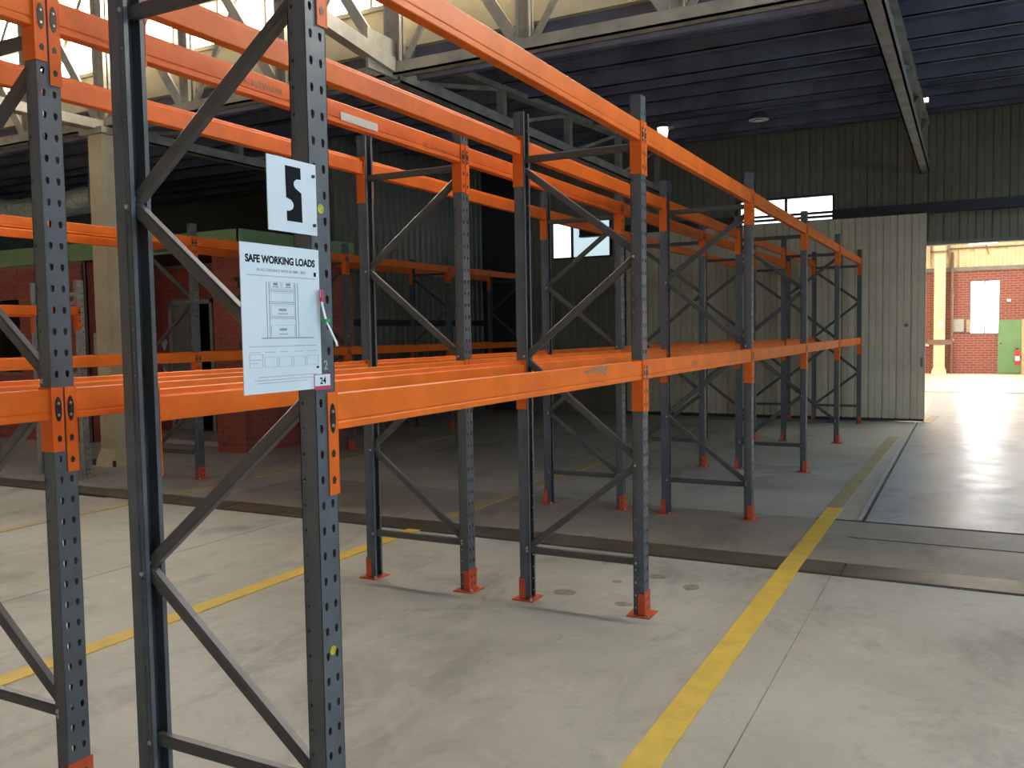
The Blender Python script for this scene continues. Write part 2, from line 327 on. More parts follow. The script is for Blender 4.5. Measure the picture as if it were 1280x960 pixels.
# ---- roofs
def slope(y0, z0, y1, z1, xa, xb, t=.06):
    return MB().add([(xa,y0,z0),(xb,y0,z0),(xb,y1,z1),(xa,y1,z1),(xa,y0,z0+t),(xb,y0,z0+t),(xb,y1,z1+t),(xa,y1,z1+t)], [(0,1,2,3),(7,6,5,4),(0,4,5,1),(1,5,6,2),(2,6,7,3),(3,7,4,0)])
R0, R1 = 4.97, 5.45
def rz(y): return R0+(R1-R0)*(y-6.15)/(15.4-6.15)
RL = [(3.2, 5.7, 7.7, 9.9), (3.2, 5.7, 10.9, 13.1)]      # roof-light openings added out of view to bring sky light onto the aisle
mb = MB()
for xa, xb, ya, yb in ((-18.3, 3.2, 6.15, 15.4), (5.7, 6.4, 6.15, 15.4), (3.2, 5.7, 6.15, 7.7), (3.2, 5.7, 9.9, 10.9), (3.2, 5.7, 13.1, 15.4)):
    q = slope(ya, rz(ya), yb, rz(yb), xa, xb); mb.add(q.v, q.f)
ceil = struct('ceiling', mb, 'dark underside of the sheet roof over the back bay', 'ceiling', M['roof'])
for xa, xb, ya, yb in RL: ob('added_roof_light', slope(ya, rz(ya)+.03, yb, rz(yb)+.03, xa, xb, .006), ceil, m=M['poly'])  # clear sheets over the added openings
# corrugation of the sheets shows as ribs along the slope; purlins cross them
ys = [6.6+.78*i for i in range(11)]
for k, yy in enumerate(ys):
    z = rz(yy); h = .17 if k % 3 else .22
    mb = MB(); mb.box(-18.2, 6.3, yy, yy+.02, z-h, z); mb.box(-18.2, 6.3, yy, yy+.05, z-h, z-h+.012); mb.box(-18.2, 6.3, yy-.06, yy, z-.02, z)
    ob('purlin', mb, ceil, m=M['purlin'])
struct('ceiling_near', slope(-3.3, 4.97, 6.05, 7.0, -18.3, 9.3), 'sheet roof sloping over the front bay', 'ceiling', M['roof'])
struct('ceiling_front', slope(-12.8, 4.97, -3.4, 7.0, -18.3, 9.3), 'sheet roof sloping over the bay behind the camera', 'ceiling', M['roof'])
# ---- saw-tooth glazing
def glazing(name, y, label, full):
    g = empty(name, (0, y, 5.28), label=label, cat='window', kind='structure')
    ob('fascia', MB().box(-18.2, 9.2, -.02, .08, -.46, -.02), g, m=M['fascia'])
    ob('gutter', MB().box(-18.2, 9.2, .06, .14, -.80, -.46), g, m=M['roof'])
    ob('sill', MB().box(-18.2, 9.2, -.05, .09, -.02, .03), g, m=M['trusscream'])
    ob('head', MB().box(-18.2, 9.2, -.05, .09, 1.62, 1.72), g, m=M['trusscream'])
    x = -18.2; st = .775 if full else 3.1
    while x < 9.1:
        ob('pane', MB().box(x+.02, min(x+st-.02, 9.2), .03, .045, .03, 1.62), g, m=M['glaze'])
        ob('glazing_bar', MB().box(x-.02, x+.02, -.02, .05, .03, 1.62), g, m=M['trusscream'])
        x += st
    if full:
        for z in (.56, 1.09): ob('glazing_rail', MB().box(-18.2, 9.2, -.01, .05, z-.012, z+.012), g, m=M['trusscream'])
glazing('window_3', 6.14, 'bright row of saw-tooth roof glazing above the truss', True)
glazing('window_4', -3.3, 'row of roof glazing behind the camera', False)
# ---- roof trusses
XN = [-8.44+1.55*i for i in range(-6, 12)]
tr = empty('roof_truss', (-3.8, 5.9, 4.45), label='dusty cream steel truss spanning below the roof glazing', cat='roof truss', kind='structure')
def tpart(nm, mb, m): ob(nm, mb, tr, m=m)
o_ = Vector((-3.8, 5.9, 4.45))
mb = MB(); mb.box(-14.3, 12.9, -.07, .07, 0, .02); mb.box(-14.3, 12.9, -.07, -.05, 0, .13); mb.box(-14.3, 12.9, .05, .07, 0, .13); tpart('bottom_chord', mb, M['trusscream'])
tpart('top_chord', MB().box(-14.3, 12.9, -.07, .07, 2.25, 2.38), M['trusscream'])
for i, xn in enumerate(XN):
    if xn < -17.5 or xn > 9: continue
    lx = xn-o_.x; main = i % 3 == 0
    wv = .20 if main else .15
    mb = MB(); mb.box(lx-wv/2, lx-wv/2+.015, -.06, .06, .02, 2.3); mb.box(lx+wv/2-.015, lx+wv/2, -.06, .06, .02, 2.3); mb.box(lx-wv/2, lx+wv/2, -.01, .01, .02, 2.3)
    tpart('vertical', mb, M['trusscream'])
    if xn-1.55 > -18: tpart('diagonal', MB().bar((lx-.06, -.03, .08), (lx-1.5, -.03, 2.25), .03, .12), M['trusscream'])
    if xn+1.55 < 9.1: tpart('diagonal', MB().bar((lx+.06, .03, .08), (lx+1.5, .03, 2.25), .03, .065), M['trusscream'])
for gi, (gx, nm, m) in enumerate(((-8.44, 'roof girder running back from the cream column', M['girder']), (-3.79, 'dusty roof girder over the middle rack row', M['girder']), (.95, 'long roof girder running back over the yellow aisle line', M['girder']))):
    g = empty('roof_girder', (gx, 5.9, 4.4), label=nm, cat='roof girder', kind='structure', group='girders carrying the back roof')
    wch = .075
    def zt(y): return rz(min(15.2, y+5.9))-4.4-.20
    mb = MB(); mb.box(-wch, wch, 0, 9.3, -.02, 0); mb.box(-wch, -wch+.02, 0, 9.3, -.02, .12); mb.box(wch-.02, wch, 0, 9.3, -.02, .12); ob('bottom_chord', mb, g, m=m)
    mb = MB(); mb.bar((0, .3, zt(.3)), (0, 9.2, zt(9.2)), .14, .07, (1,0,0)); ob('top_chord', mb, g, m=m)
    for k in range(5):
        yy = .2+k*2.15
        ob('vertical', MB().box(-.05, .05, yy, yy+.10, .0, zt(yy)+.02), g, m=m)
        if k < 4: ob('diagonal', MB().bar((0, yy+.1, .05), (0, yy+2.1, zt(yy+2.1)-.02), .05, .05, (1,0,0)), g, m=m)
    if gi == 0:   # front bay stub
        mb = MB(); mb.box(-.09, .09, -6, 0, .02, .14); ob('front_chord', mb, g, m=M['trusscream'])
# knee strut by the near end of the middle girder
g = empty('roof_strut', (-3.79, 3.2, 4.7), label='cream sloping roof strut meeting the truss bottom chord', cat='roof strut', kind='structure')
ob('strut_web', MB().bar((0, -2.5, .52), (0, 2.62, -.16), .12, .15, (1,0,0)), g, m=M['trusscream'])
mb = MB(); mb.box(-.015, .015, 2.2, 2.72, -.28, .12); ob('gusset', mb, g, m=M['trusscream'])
# ---- columns
def column(x, y, h, wd, label, m, nm='column'):
    c = empty(nm, (x, y, 0), label=label, cat='column', kind='structure', group='cream steel columns')
    a = wd/2
    ob('shaft', MB().box(-a, a, -a, a, .02, h), c, m=m)
    mb = MB(); b = a*1.45
    mb.add([(-b,-b,.02),(b,-b,.02),(b,b,.02),(-b,b,.02),(-a,-a,.24),(a,-a,.24),(a,a,.24),(-a,a,.24)], [(0,3,2,1),(4,5,6,7),(0,1,5,4),(1,2,6,5),(2,3,7,6),(3,0,4,7)])
    ob('base_flare', mb, c, m=m)
    ob('base_plate', MB().box(-b*1.15, b*1.15, -b*1.15, b*1.15, 0, .02), c, m=m)
    for sx in (-1, 1): ob('anchor_bolt', MB().cyl((sx*b*1.02, -b*1.02, .02), (sx*b*1.02, -b*1.02, .10), .022), c, m=M['dark'])
    return c
c = column(-8.46, 5.9, 4.45, .27, 'tall cream steel column in front of the brick office', M['cream'])
mb = MB(); mb.box(-.24, -.137, -.10, -.02, 1.50, 1.78); ob('switch_box', mb, c, m=M['frame'])
ob('cap_plate', MB().box(-.22, .22, -.2, .2, 4.36, 4.44), c, m=M['trusscream'])
# ---- brick office
def bricks(name, origin, ux, L, H, label, hole=None, limit=300, cat='wall', prio=None, thick=.11):
    """running-bond brick face; ux is the unit run direction, the outward normal is (uy,-ux)"""
    ang = math.atan2(ux[1], ux[0]); root = empty(name, origin, ang, label=label, cat=cat, kind='structure')
    BL, BH, J = .23, .076, .010; items = []
    nrow = int(H/(BH+J))
    for r in range(nrow):
        z = r*(BH+J); x = -(BL+J)/2 if r % 2 else 0
        while x < L-.01:
            a, b = max(0, x), min(L, x+BL)
            if b-a > .03:
                if not hole or b <= hole[0] or a >= hole[1] or z+BH/2 < hole[2] or z+BH/2 > hole[3]: items.append((a, b, z))
                else:
                    if a < hole[0]-.03: items.append((a, hole[0], z))
                    if b > hole[1]+.03: items.append((hole[1], b, z))
            x += BL+J
    mb = MB()
    for a, b, c, d in ((0, L, 0, H),) if not hole else ((0, hole[0], 0, H), (hole[1], L, 0, H), (hole[0], hole[1], hole[3], H), (hole[0], hole[1], 0, max(hole[2], .001))):
        mb.box(a, b, .012, thick, c, d)
    ob('mortar_bed', mb, root, m=M['mortar'])
    items.sort(key=prio or (lambda t: -t[2]))
    cache = {}; rest = MB()
    for i, (a, b, z) in enumerate(items):
        pr = random.choice((0, .002, .004))
        if i < limit:
            k = (round(b-a, 3), pr)
            if k not in cache: cache[k] = MB().box(0, b-a, -pr, .05, 0, BH).mesh('brick', M['brick'])
            ob('brick', cache[k], root, (a, 0, z))
        else: rest.box(a, b, -pr, .05, z, z+BH)
    if rest.v: ob('brick_courses', rest, root, m=M['brick'], kind='stuff')
    return root
FZ = 2.97
bricks('wall_office_pier', (-8.175, 7.42, 0), (1,0), .555, FZ, 'narrow red brick pier at the office corner', limit=300)
bricks('wall_office_side', (-7.62, 7.42, 0), (0,1), 2.58, FZ, 'shaded red brick side of the office behind the far rack row', limit=300, prio=lambda t: t[0])
bricks('wall_office_recess', (-12.2, 9.0, 0), (1,0), 4.03, FZ, 'red brick wall around the grey doorway in the recess', hole=(1.29, 2.36, 0, 2.36), limit=300, prio=lambda t: abs(t[0]-1.6)+.3*abs(t[2]-1.9))
bricks('wall_office_front', (-15.5, 7.42, 0), (1,0), 4.4, FZ, 'red brick office front with a dark opening beside the galvanised rack', hole=(.6, 2.75, 1.15, 2.40), limit=300, prio=lambda t: -t[0])
struct('wall_office_return', MB().box(-11.12, -11.1, 7.5, 9.0, 0, FZ), 'plain return wall of the office recess', 'wall', M['brick'])
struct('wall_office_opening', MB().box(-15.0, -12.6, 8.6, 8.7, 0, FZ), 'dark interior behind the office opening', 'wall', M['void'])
mb = MB(); mb.box(-15.5, -7.60, 7.38, 7.44, FZ, 3.25); fa = struct('trim_3', mb, 'pale green fascia board along the office front', 'fascia', M['green'])
struct('trim_4', MB().box(-7.64, -7.58, 7.38, 10.0, FZ, 3.25), 'shaded green fascia board along the office side', 'fascia', M['green'])
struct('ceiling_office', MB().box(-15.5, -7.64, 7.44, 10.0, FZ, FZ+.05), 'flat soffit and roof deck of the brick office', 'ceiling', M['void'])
struct('step_1', MB().box(-11.1, -8.0, 7.9, 9.0, 0, .07), 'low pale concrete step at the office doorway', 'step', M['farfloor'])
# office door: frame, open dark gap, half-open leaf
d = empty('door_2', (-10.91, 8.99, .07), label='grey doorway with pale frame and half-open leaf in the brick recess', cat='door', kind='structure')
mb = MB(); mb.box(0, .07, -.02, .1, 0, 2.29); mb.box(1.0, 1.07, -.02, .1, 0, 2.29); mb.box(0, 1.07, -.02, .1, 2.22, 2.29); ob('door_frame', mb, d, m=M['frame'])
ob('door_leaf', MB().box(.07, .55, .06, .10, 0, 2.22), d, m=M['doorgrey'])
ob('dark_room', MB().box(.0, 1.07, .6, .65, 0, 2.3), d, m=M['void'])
ob('door_handle', MB().cyl((.48, .05, 1.0), (.48, -.02, 1.0), .02), d, m=M['bolt'])
cab = empty('wall_cabinet', (-11.32, 8.93, 1.05), label='small dark green cabinet on brick left of the office doorway', cat='cabinet')
ob('cabinet_body', MB().box(-.12, .12, -.06, .06, 0, 1.05), cab, m=mat('dark_green_paint', (.01,.03,.02), .5)); ob('cabinet_door', MB().box(-.11, .11, -.075, -.06, .02, 1.03), cab, m=mat('dark_green_door', (.012,.035,.022), .4))
for i, z in enumerate((1.62, 1.22)):
    s = MB().extr([(0,-.15),(.085,0),(0,.15),(-.085,0)], lambda p: (p[0],0,p[1]), lambda p: (p[0],-.012,p[1]))
    dd = empty('diamond_sign', (-11.05, 8.985, z), label=('upper' if i == 0 else 'lower')+' white diamond sign on the brick beside the office doorway', cat='sign', group='diamond signs by the office door')
    ob('sign_plate', s, dd, m=M['white'])
# foil duct on the office roof
du = empty('foil_duct', (-14.2, 9.0, 4.28), label='silver crumpled foil duct above the green office fascia', cat='duct')
mb = MB(); n = 26
prev = []
for i in range(n+1):
    xx = -2.6+4.6*i/n; r = .215+random.uniform(-.025, .03)
    prev.append([(xx, r*1.05*math.cos(2*math.pi*k/16)*random.uniform(.94,1.05), r*math.sin(2*math.pi*k/16)*random.uniform(.94,1.05)-.03*math.cos(xx*2)) for k in range(16)])
vv = [p for ring in prev for p in ring]; ff = [(i*16+k, i*16+(k+1)%16, (i+1)*16+(k+1)%16, (i+1)*16+k) for i in range(n) for k in range(16)]
mb.add(vv, ff+[tuple(range(15,-1,-1)), tuple(range(n*16, n*16+16))]); ob('duct_sleeve', mb, du, m=M['foil'])
for xx in (-2, 0, 1.6): ob('hanger_strap', MB().box(xx-.015, xx+.015, -.24, -.235, -.2, .95), du, m=M['zinc'])
mb = MB(); mb.box(-.3, .3, -.3, .3, 0, .75); ob('roof_unit', MB().box(-4.1, -3.1, -.5, .4, -1.25, .5), du, m=M['zinc'])
ob('duct_leg', MB().box(1.9, 2.0, -.05, .05, -1.25, -.1), du, m=M['zinc'])
# ------------------------------------------------------------------ hall beyond the doorway
FY = 33.0
mb = MB(); mb.box(-9, 1.70, FY, FY+.2, 0, 3.62); mb.box(2.56, 12, FY, FY+.2, 0, 3.62); mb.box(1.70, 2.56, FY, FY+.2, 0, 1.44); mb.box(1.70, 2.56, FY, FY+.2, 3.24, 3.62)
bm_ = bpy.data.materials.new('far_brickwork'); bm_.use_nodes = True; nt = bm_.node_tree; bt = nt.nodes.new('ShaderNodeTexBrick'); tc = nt.nodes.new('ShaderNodeTexCoord'); mp = nt.nodes.new('ShaderNodeMapping')
mp.inputs['Rotation'].default_value = (math.radians(-90), 0, 0); nt.links.new(tc.outputs['Object'], mp.inputs[0]); nt.links.new(mp.outputs[0], bt.inputs[0])
bt.inputs['Color1'].default_value = (.30,.080,.060,1); bt.inputs['Color2'].default_value = (.24,.060,.045,1); bt.inputs['Mortar'].default_value = (.34,.21,.16,1)
bt.inputs['Scale'].default_value = 1; bt.inputs['Brick Width'].default_value = .24; bt.inputs['Row Height'].default_value = .086; bt.inputs['Mortar Size'].default_value = .009
nt.links.new(bt.outputs[0], nt.nodes['Principled BSDF'].inputs['Base Color']); nt.nodes['Principled BSDF'].inputs['Roughness'].default_value = .8
wf = struct('wall_far_back', mb, 'sunlit red brick end wall of the hall beyond the doorway', 'wall', bm_)
mb = MB(); k = 0; xx = -9.0; pr = []
while xx < 12: pr += [(xx,0),(xx+.06,-.045),(xx+.13,-.045),(xx+.19,0)]; xx += .25
pr += [(12,0),(12,.06),(-9,.06)]
mb.extr(pr, lambda p: (p[0], FY+.02+p[1], 3.74), lambda p: (p[0], FY+.02+p[1], 7.0)); ob('upper_sheeting', mb, wf, m=M['cream'])
ob('flashing', MB().box(-9, 12, FY-.06, FY+.1, 3.62, 3.76), wf, m=M['flash'])
struct('wall_hall_left', MB().box(-9.2, -9, 15.4, 33.2, 0, 7), 'side wall of the far hall', 'wall', M['cream'])
struct('wall_hall_right', MB().box(12, 12.2, 15.4, 33.2, 0, 7), 'other side wall of the far hall', 'wall', M['cream'])
mb = MB(); mb.box(-9.2, 12.2, 15.4, 33.2, 6.6, 6.7); ch = struct('ceiling_hall', mb, 'roof of the far hall', 'ceiling', M['cream'])
for a in (-6, -1, 4, 9):
    for bq in (18, 22.5, 27): ob('added_roof_light', MB().box(a-.6, a+.6, bq, bq+3.2, 6.55, 6.59), ch, m=M['farglow'])  # glowing panels added out of view to light the hall
struct('wall_above_opening', MB().box(-9.2, 12.2, 15.41, 15.5, 5.4, 7), 'gable sheeting between the two halls', 'wall', M['cream'])
c = column(.715, 32.7, 6.5, .36, 'cream column against the far brick wall with a brown strap', M['cream'])
ob('strap', MB().box(-.36, .40, -.22, -.18, 1.05, 1.22), c, m=M['pipe']); ob('label_plate', MB().box(-.02, .10, -.20, -.18, 1.66, 1.86), c, m=M['white'])
mb = MB(); mb.box(-.32, -.24, -.25, -.19, 4.05, 4.6); mb.box(-.32, .25, -.25, -.19, 4.28, 4.34); mb.box(.22,.30,-.25,-.19,4.1,4.62); ob('bracket', mb, c, m=M['pipe'])
mb = MB(); mb.cyl((1.10, 32.84, 0), (1.10, 32.84, 4.3), .05); mb.cyl((1.10,32.84,2.75),(1.10,32.84,2.83),.08); pp = empty('down_pipe', (0,0,0), label='brown pipe beside the far cream column', cat='pipe'); ob('pipe_run', mb, pp, m=M['pipe'])
mb = MB(); mb.cyl((1.0, 32.93, 4.42), (11.9, 32.93, 4.42), .025, n=8); pq = empty('conduit', (0,0,0), label='thin brown conduit along the cream sheeting of the far wall', cat='conduit'); ob('conduit_run', mb, pq, m=M['pipe'])
ob('conduit_drop', MB().cyl((2.1, 32.86, 4.7), (2.22, 32.86, 4.15), .02, n=8), pq, m=M['pipe'])
# far window
window('window_5', 1.70, 2.56, 1.44, 3.24, FY+.02, [2.13], [], [M['farwin']], M['flash'], 'glaring tall window in the far brick wall')
gd = empty('door_3', (2.575, 32.97, 0), label='plain green door in the far brick wall', cat='door', kind='structure')
ob('door_leaf', MB().box(0, .66, -.03, .02, .02, 1.82), gd, m=M['greendoor']); mb = MB(); mb.box(-.03, 0, -.04, .02, 0, 1.86); mb.box(.66, .70, -.04, .02, 0, 1.86); mb.box(-.03, .70, -.04, .02, 1.82, 1.87); ob('door_frame', mb, gd, m=M['greendoor']); ob('door_knob', MB().cyl((.06,-.03,1.06),(.06,-.09,1.06),.025), gd, m=M['dark'])
ps = empty('timber_post', (3.31, 32.3, 0), label='pale timber post beside the green door', cat='post'); ob('post_shaft', MB().box(-.07, .07, -.07, .07, 0, 1.9), ps, m=M['wood']); ob('post_foot', MB().box(-.10, .10, -.10, .10, 0, .03), ps, m=M['wood'])
ex = empty('fire_extinguisher', (3.12, 32.3, .33), label='red fire extinguisher hung on the timber post', cat='extinguisher')
ob('cylinder_body', MB().lathe((0,0,0), [(.06,0),(.075,.02),(.075,.42),(.05,.50),(.025,.53)]), ex, m=M['red']); ob('valve', MB().box(-.05,.03,-.02,.02,.53,.58), ex, m=M['dark']); ob('label_band', MB().lathe((0,0,.15), [(.0765,0),(.0765,.16)]), ex, m=M['white']); ob('hose', MB().cyl((-.05,0,.55),(-.095,0,.12),.012,n=8), ex, m=M['dark']); ob('bracket', MB().box(.07,.118,-.03,.03,.25,.30), ex, m=M['dark'])
for nm, lb, x0, x1, z0, z1, m in (('notice_board', 'grey notice board between far pipe and bright window', 1.115, 1.50, 1.475, 1.95, M['frame']), ('notice_board', 'narrow yellowish notice board touching the bright far window', 1.55, 1.69, 1.46, 1.93, M['wood'])):
    nb = empty(nm, ((x0+x1)/2, 32.99, z0), label=lb, cat='notice board'); wd = (x1-x0)/2
    ob('board_face', MB().box(-wd+.02, wd-.02, -.03, 0, .02, z1-z0-.02), nb, m=m)
    mb = MB(); mb.box(-wd, wd, -.04, 0, 0, .02); mb.box(-wd, wd, -.04, 0, z1-z0-.02, z1-z0); mb.box(-wd, -wd+.02, -.04, 0, .02, z1-z0-.02); mb.box(wd-.02, wd, -.04, 0, .02, z1-z0-.02); ob('board_frame', mb, nb, m=M['flash'])
for x_, z_, lb in ((1.12, 1.2, 'white socket box right of the far column'), (.32, 1.02, 'white socket box at the edge of the sliding door'), (2.86, 2.55, 'small white fitting above the green door')):
    sb = empty('socket_box', (x_, 32.99, z_), label=lb, cat='socket'); ob('box_body', MB().box(-.06, .06, -.05, 0, -.04, .05), sb, m=M['white']); ob('box_cover', MB().box(-.05, .05, -.06, -.05, -.03, .04), sb, m=M['white'])
lf = empty('strip_light', (2.0, 28.0, 4.18), label='lit fluorescent strip light hanging in the far hall', cat='lamp')
ob('tube', MB().cyl((-.37,0,0),(.37,0,0),.045), lf, m=M['tube']); ob('batten', MB().box(-.40,.40,-.06,.06,.045,.12), lf, m=M['white'])
for sx in (-.3, .3): ob('suspension', MB().cyl((sx,0,.12),(sx,0,2.4),.008,n=6), lf, m=M['dark'])
# ------------------------------------------------------------------ roof lamps of this hall
lp = empty('bowl_lamp', (-2.95, 12.5, 5.02), label='small cream bowl lamp hanging over the second rack bay', cat='lamp')
ob('bowl', MB().lathe((0,0,-.10), [(.05,0),(.075,.03),(.095,.16),(.10,.19)]), lp, m=M['bulb']); ob('cap', MB().lathe((0,0,.09), [(.11,0),(.06,.06),(.02,.08)]), lp, m=M['lampshade']); ob('stem', MB().cyl((0,0,.17),(0,0,.25),.015), lp, m=M['lampshade']); ob('side_arm', MB().box(.09,.19,-.02,.02,.05,.09), lp, m=M['cup'])
lp = empty('dome_lamp', (-1.36, 12.5, 5.04), label='dark dome lamp under the roof above the aisle', cat='lamp')
ob('shade', MB().lathe((0,0,0), [(.16,0),(.15,.05),(.10,.11),(.04,.14)]), lp, m=M['lampshade']); ob('lens', MB().lathe((0,0,-.012), [(.07,0),(.08,.012)]), lp, m=M['cup']); ob('stem', MB().cyl((0,0,.14),(0,0,.24),.015), lp, m=M['lampshade'])
for (x_, y_, z_, lb) in ((.955, 15.0, 4.50, 'added lamp shape for light through a gap, lower end of the long roof girder'), (1.02, 13.2, 5.24, 'added small lamp shape for light through a gap, high on the long roof girder')):  # lamp shapes added to stand for light coming through gaps
    lp = empty('gap_glow_lamp', (x_, y_, z_), label=lb, cat='lamp', group='added glows for light through roof gaps')
    ob('lamp_lens', MB().box(-.05,.05,-.05,-.04,-.09,.07), lp, m=M['tube']); ob('lamp_body', MB().box(-.065,.065,-.04,.06,-.11,.09), lp, m=M['lampshade']); ob('lamp_bracket', MB().box(-.02,.02,-.02,.02,.09,.2), lp, m=M['lampshade'])
# ------------------------------------------------------------------ racking
BAY, DEP, GB = 2.875, .822, -1.201
ZT, Z1, Z2 = 3.046, 1.517, 2.893
UW, UT, TH = .09, .067, .003
def holed(mb, org, uv, vv, nv, u0, u1, z0, z1, pitch, uc, hw, hh, tear):
    """sheet strip (u0..u1 by z0..z1) with a hole every pitch; uv, vv run directions, nv thickness direction"""
    org = Vector(org); uv = Vector(uv); vv = Vector(vv); nv = Vector(nv)*TH
    n = int((z1-z0)/pitch+1e-6); edges = [z0+i*pitch for i in range(n)]+[z1]
    for a, b in zip(edges, edges[1:]):
        c = a+pitch/2
        outer = [(u0,a),((u0+u1)/2,a),(u1,a),(u1,(a+b)/2),(u1,b),((u0+u1)/2,b),(u0,b),(u0,(a+b)/2)]
        if tear: inner = [(uc-hw*.55,c-hh),(uc,c-hh*1.05),(uc+hw*.55,c-hh),(uc+hw,c+hh*.1),(uc+hw*.8,c+hh*.8),(uc,c+hh),(uc-hw*.8,c+hh*.8),(uc-hw,c+hh*.1)]
        else: inner = [(uc+hw*math.cos(t), c+hh*math.sin(t)) for t in [math.radians(225+45*k) for k in range(8)]]
        P = lambda q, k: org+uv*q[0]+vv*q[1]+nv*k
        v = [P(q,0) for q in outer]+[P(q,0) for q in inner]+[P(q,1) for q in outer]+[P(q,1) for q in inner]
        f = []
        for i in range(8):
            j = (i+1) % 8
            f += [(i,j,8+j,8+i), (16+j,16+i,24+i,24+j), (8+i,8+j,24+j,24+i)]
        mb.add(v, f)
def upright_mesh(h, m):
    mb = MB(); up_ = (0,0,1)
    # web at x=0 (two hole columns), thickness inward (-x)
    holed(mb, (0,0,0), (0,1,0), up_, (-1,0,0), 0, UW/2, .008, h, .0762, .024, .0078, .0125, True)
    holed(mb, (0,0,0), (0,1,0), up_, (-1,0,0), UW/2, UW, .008, h, .0762, .066, .0078, .0125, True)
    for y0, s in ((0, 1), (UW, -1)):
        mb.box(-.040, 0, min(y0, y0+s*TH), max(y0, y0+s*TH), .008, h)
        mb.box(-.043, -.040, min(y0, y0+s*.007), max(y0, y0+s*.007), .008, h)
        holed(mb, (0, y0+s*.005, 0), (-1,0,0), up_, (0,s,0), .041, UT, .008, h, .0762, .053, .0045, .0055, False)
        mb.box(-UT, -UT+TH, min(y0+s*.005, y0+s*.022), max(y0+s*.005, y0+s*.022), .008, h)
    me = bpy.data.meshes.new('upright'); me.from_pydata(mb.v, [], mb.f); me.materials.append(m)
    bm = bmesh.new(); bm.from_mesh(me); bmesh.ops.remove_doubles(bm, verts=bm.verts[:], dist=1e-5); bmesh.ops.recalc_face_normals(bm, faces=bm.faces[:]); bm.to_mesh(me); bm.free()
    return me
UP = upright_mesh(ZT, M['upright'])
UPZ = upright_mesh(2.42, M['zinc'])
def foot_meshes(m):
    mb = MB(); mb.box(.001, .006, -.006, UW+.006, .006, .145)
    mb.box(-.034, .006, -.006, -.001, .006, .135); mb.box(-.034, .006, UW+.001, UW+.006, .006, .135)
    s = mb.mesh('foot_sleeve', m)
    p = MB().box(-.10, .045, -.035, UW+.035, 0, .007).mesh('base_plate', m)
    b = MB(); b.cyl((0,0,.007),(0,0,.022),.011,n=6)
    h = MB()
    for z in (.045, .10):
        for y in (.026, .064): h.box(.006, .0068, y-.006, y+.006, z-.012, z+.010)
    return s, p, b.mesh('anchor_bolt', M['bolt']), h.mesh('sleeve_hole', M['slot'])
FT = foot_meshes(M['foot']); FTZ = foot_meshes(M['zinc'])
_br = {}
def brace_mesh(x0, z0, x1, z1, m):
    k = (x0, z0, x1, z1, m.name)
    if k not in _br:
        mb = MB(); mb.channel((x0,0,z0), (x1,0,z1), .030, .042, .004, (0,1,0)); _br[k] = mb.mesh('brace', m)
    return _br[k]
BOLT = MB().cyl((0,-.043,0),(0,.043,0),.008,n=8).mesh('bolt', M['bolt'])
NODES = (.32, .915, 1.53, 2.14, 2.71)
def frame(x, y, kind, label, group, um=None, h=ZT, nodes=NODES, bm_=None, ft=None, d=DEP, name='rack_stand'):
    um = um or UP; bm_ = bm_ or M['brace']; ft = ft or FT
    r = empty(name, (x, y, 0), label=label, cat='rack frame', group=group)
    ob('upright', um, r); ob('upright', um, r, (-d, UW, 0), math.pi)
    for loc, a in (((0,0,0), 0), ((-d,UW,0), math.pi)):
        s = ob('foot_sleeve', ft[0], r, loc, a); ob('sleeve_hole', ft[3], s, kind='stuff')
        p = ob('base_plate', ft[1], r, loc, a); [ob('anchor_bolt', ft[2], p, q) for q in ((.028,-.018,0),(-.08,UW+.018,0))]
    xr, xl = -.05, -d+.05
    for z in (nodes[0]-.005, nodes[-1]+.05):
        b = ob('brace', brace_mesh(xl, 0, xr, 0, bm_), r, (0, UW/2, z))
        for q in (xl, xr): ob('bolt', BOLT, b, (q, 0, 0))
    for i, (za, zb) in enumerate(zip(nodes, nodes[1:])):
        ra = (i % 2 == 0) == (kind == 1)      # start on the right upright?
        a, c = (xr, xl) if ra else (xl, xr)
        b = ob('brace', brace_mesh(a, 0, c, round(zb-za-.03, 3), bm_), r, (0, UW/2+(.004 if i % 2 else -.004), za+.015))
        ob('bolt', BOLT, b, (a, 0, 0)); ob('bolt', BOLT, b, (c, 0, zb-za-.03))
    return r
BL = BAY-UW
BPROF = [(0,-.003),(0,-.080),(-.003,-.083),(-.003,-.087),(0,-.090),(0,-.107),(-.003,-.110),(-.047,-.110),(-.050,-.107),(-.050,-.026),(-.047,-.023),(-.030,-.022),(-.028,-.020),(-.028,-.003),(-.025,0),(-.003,0)]
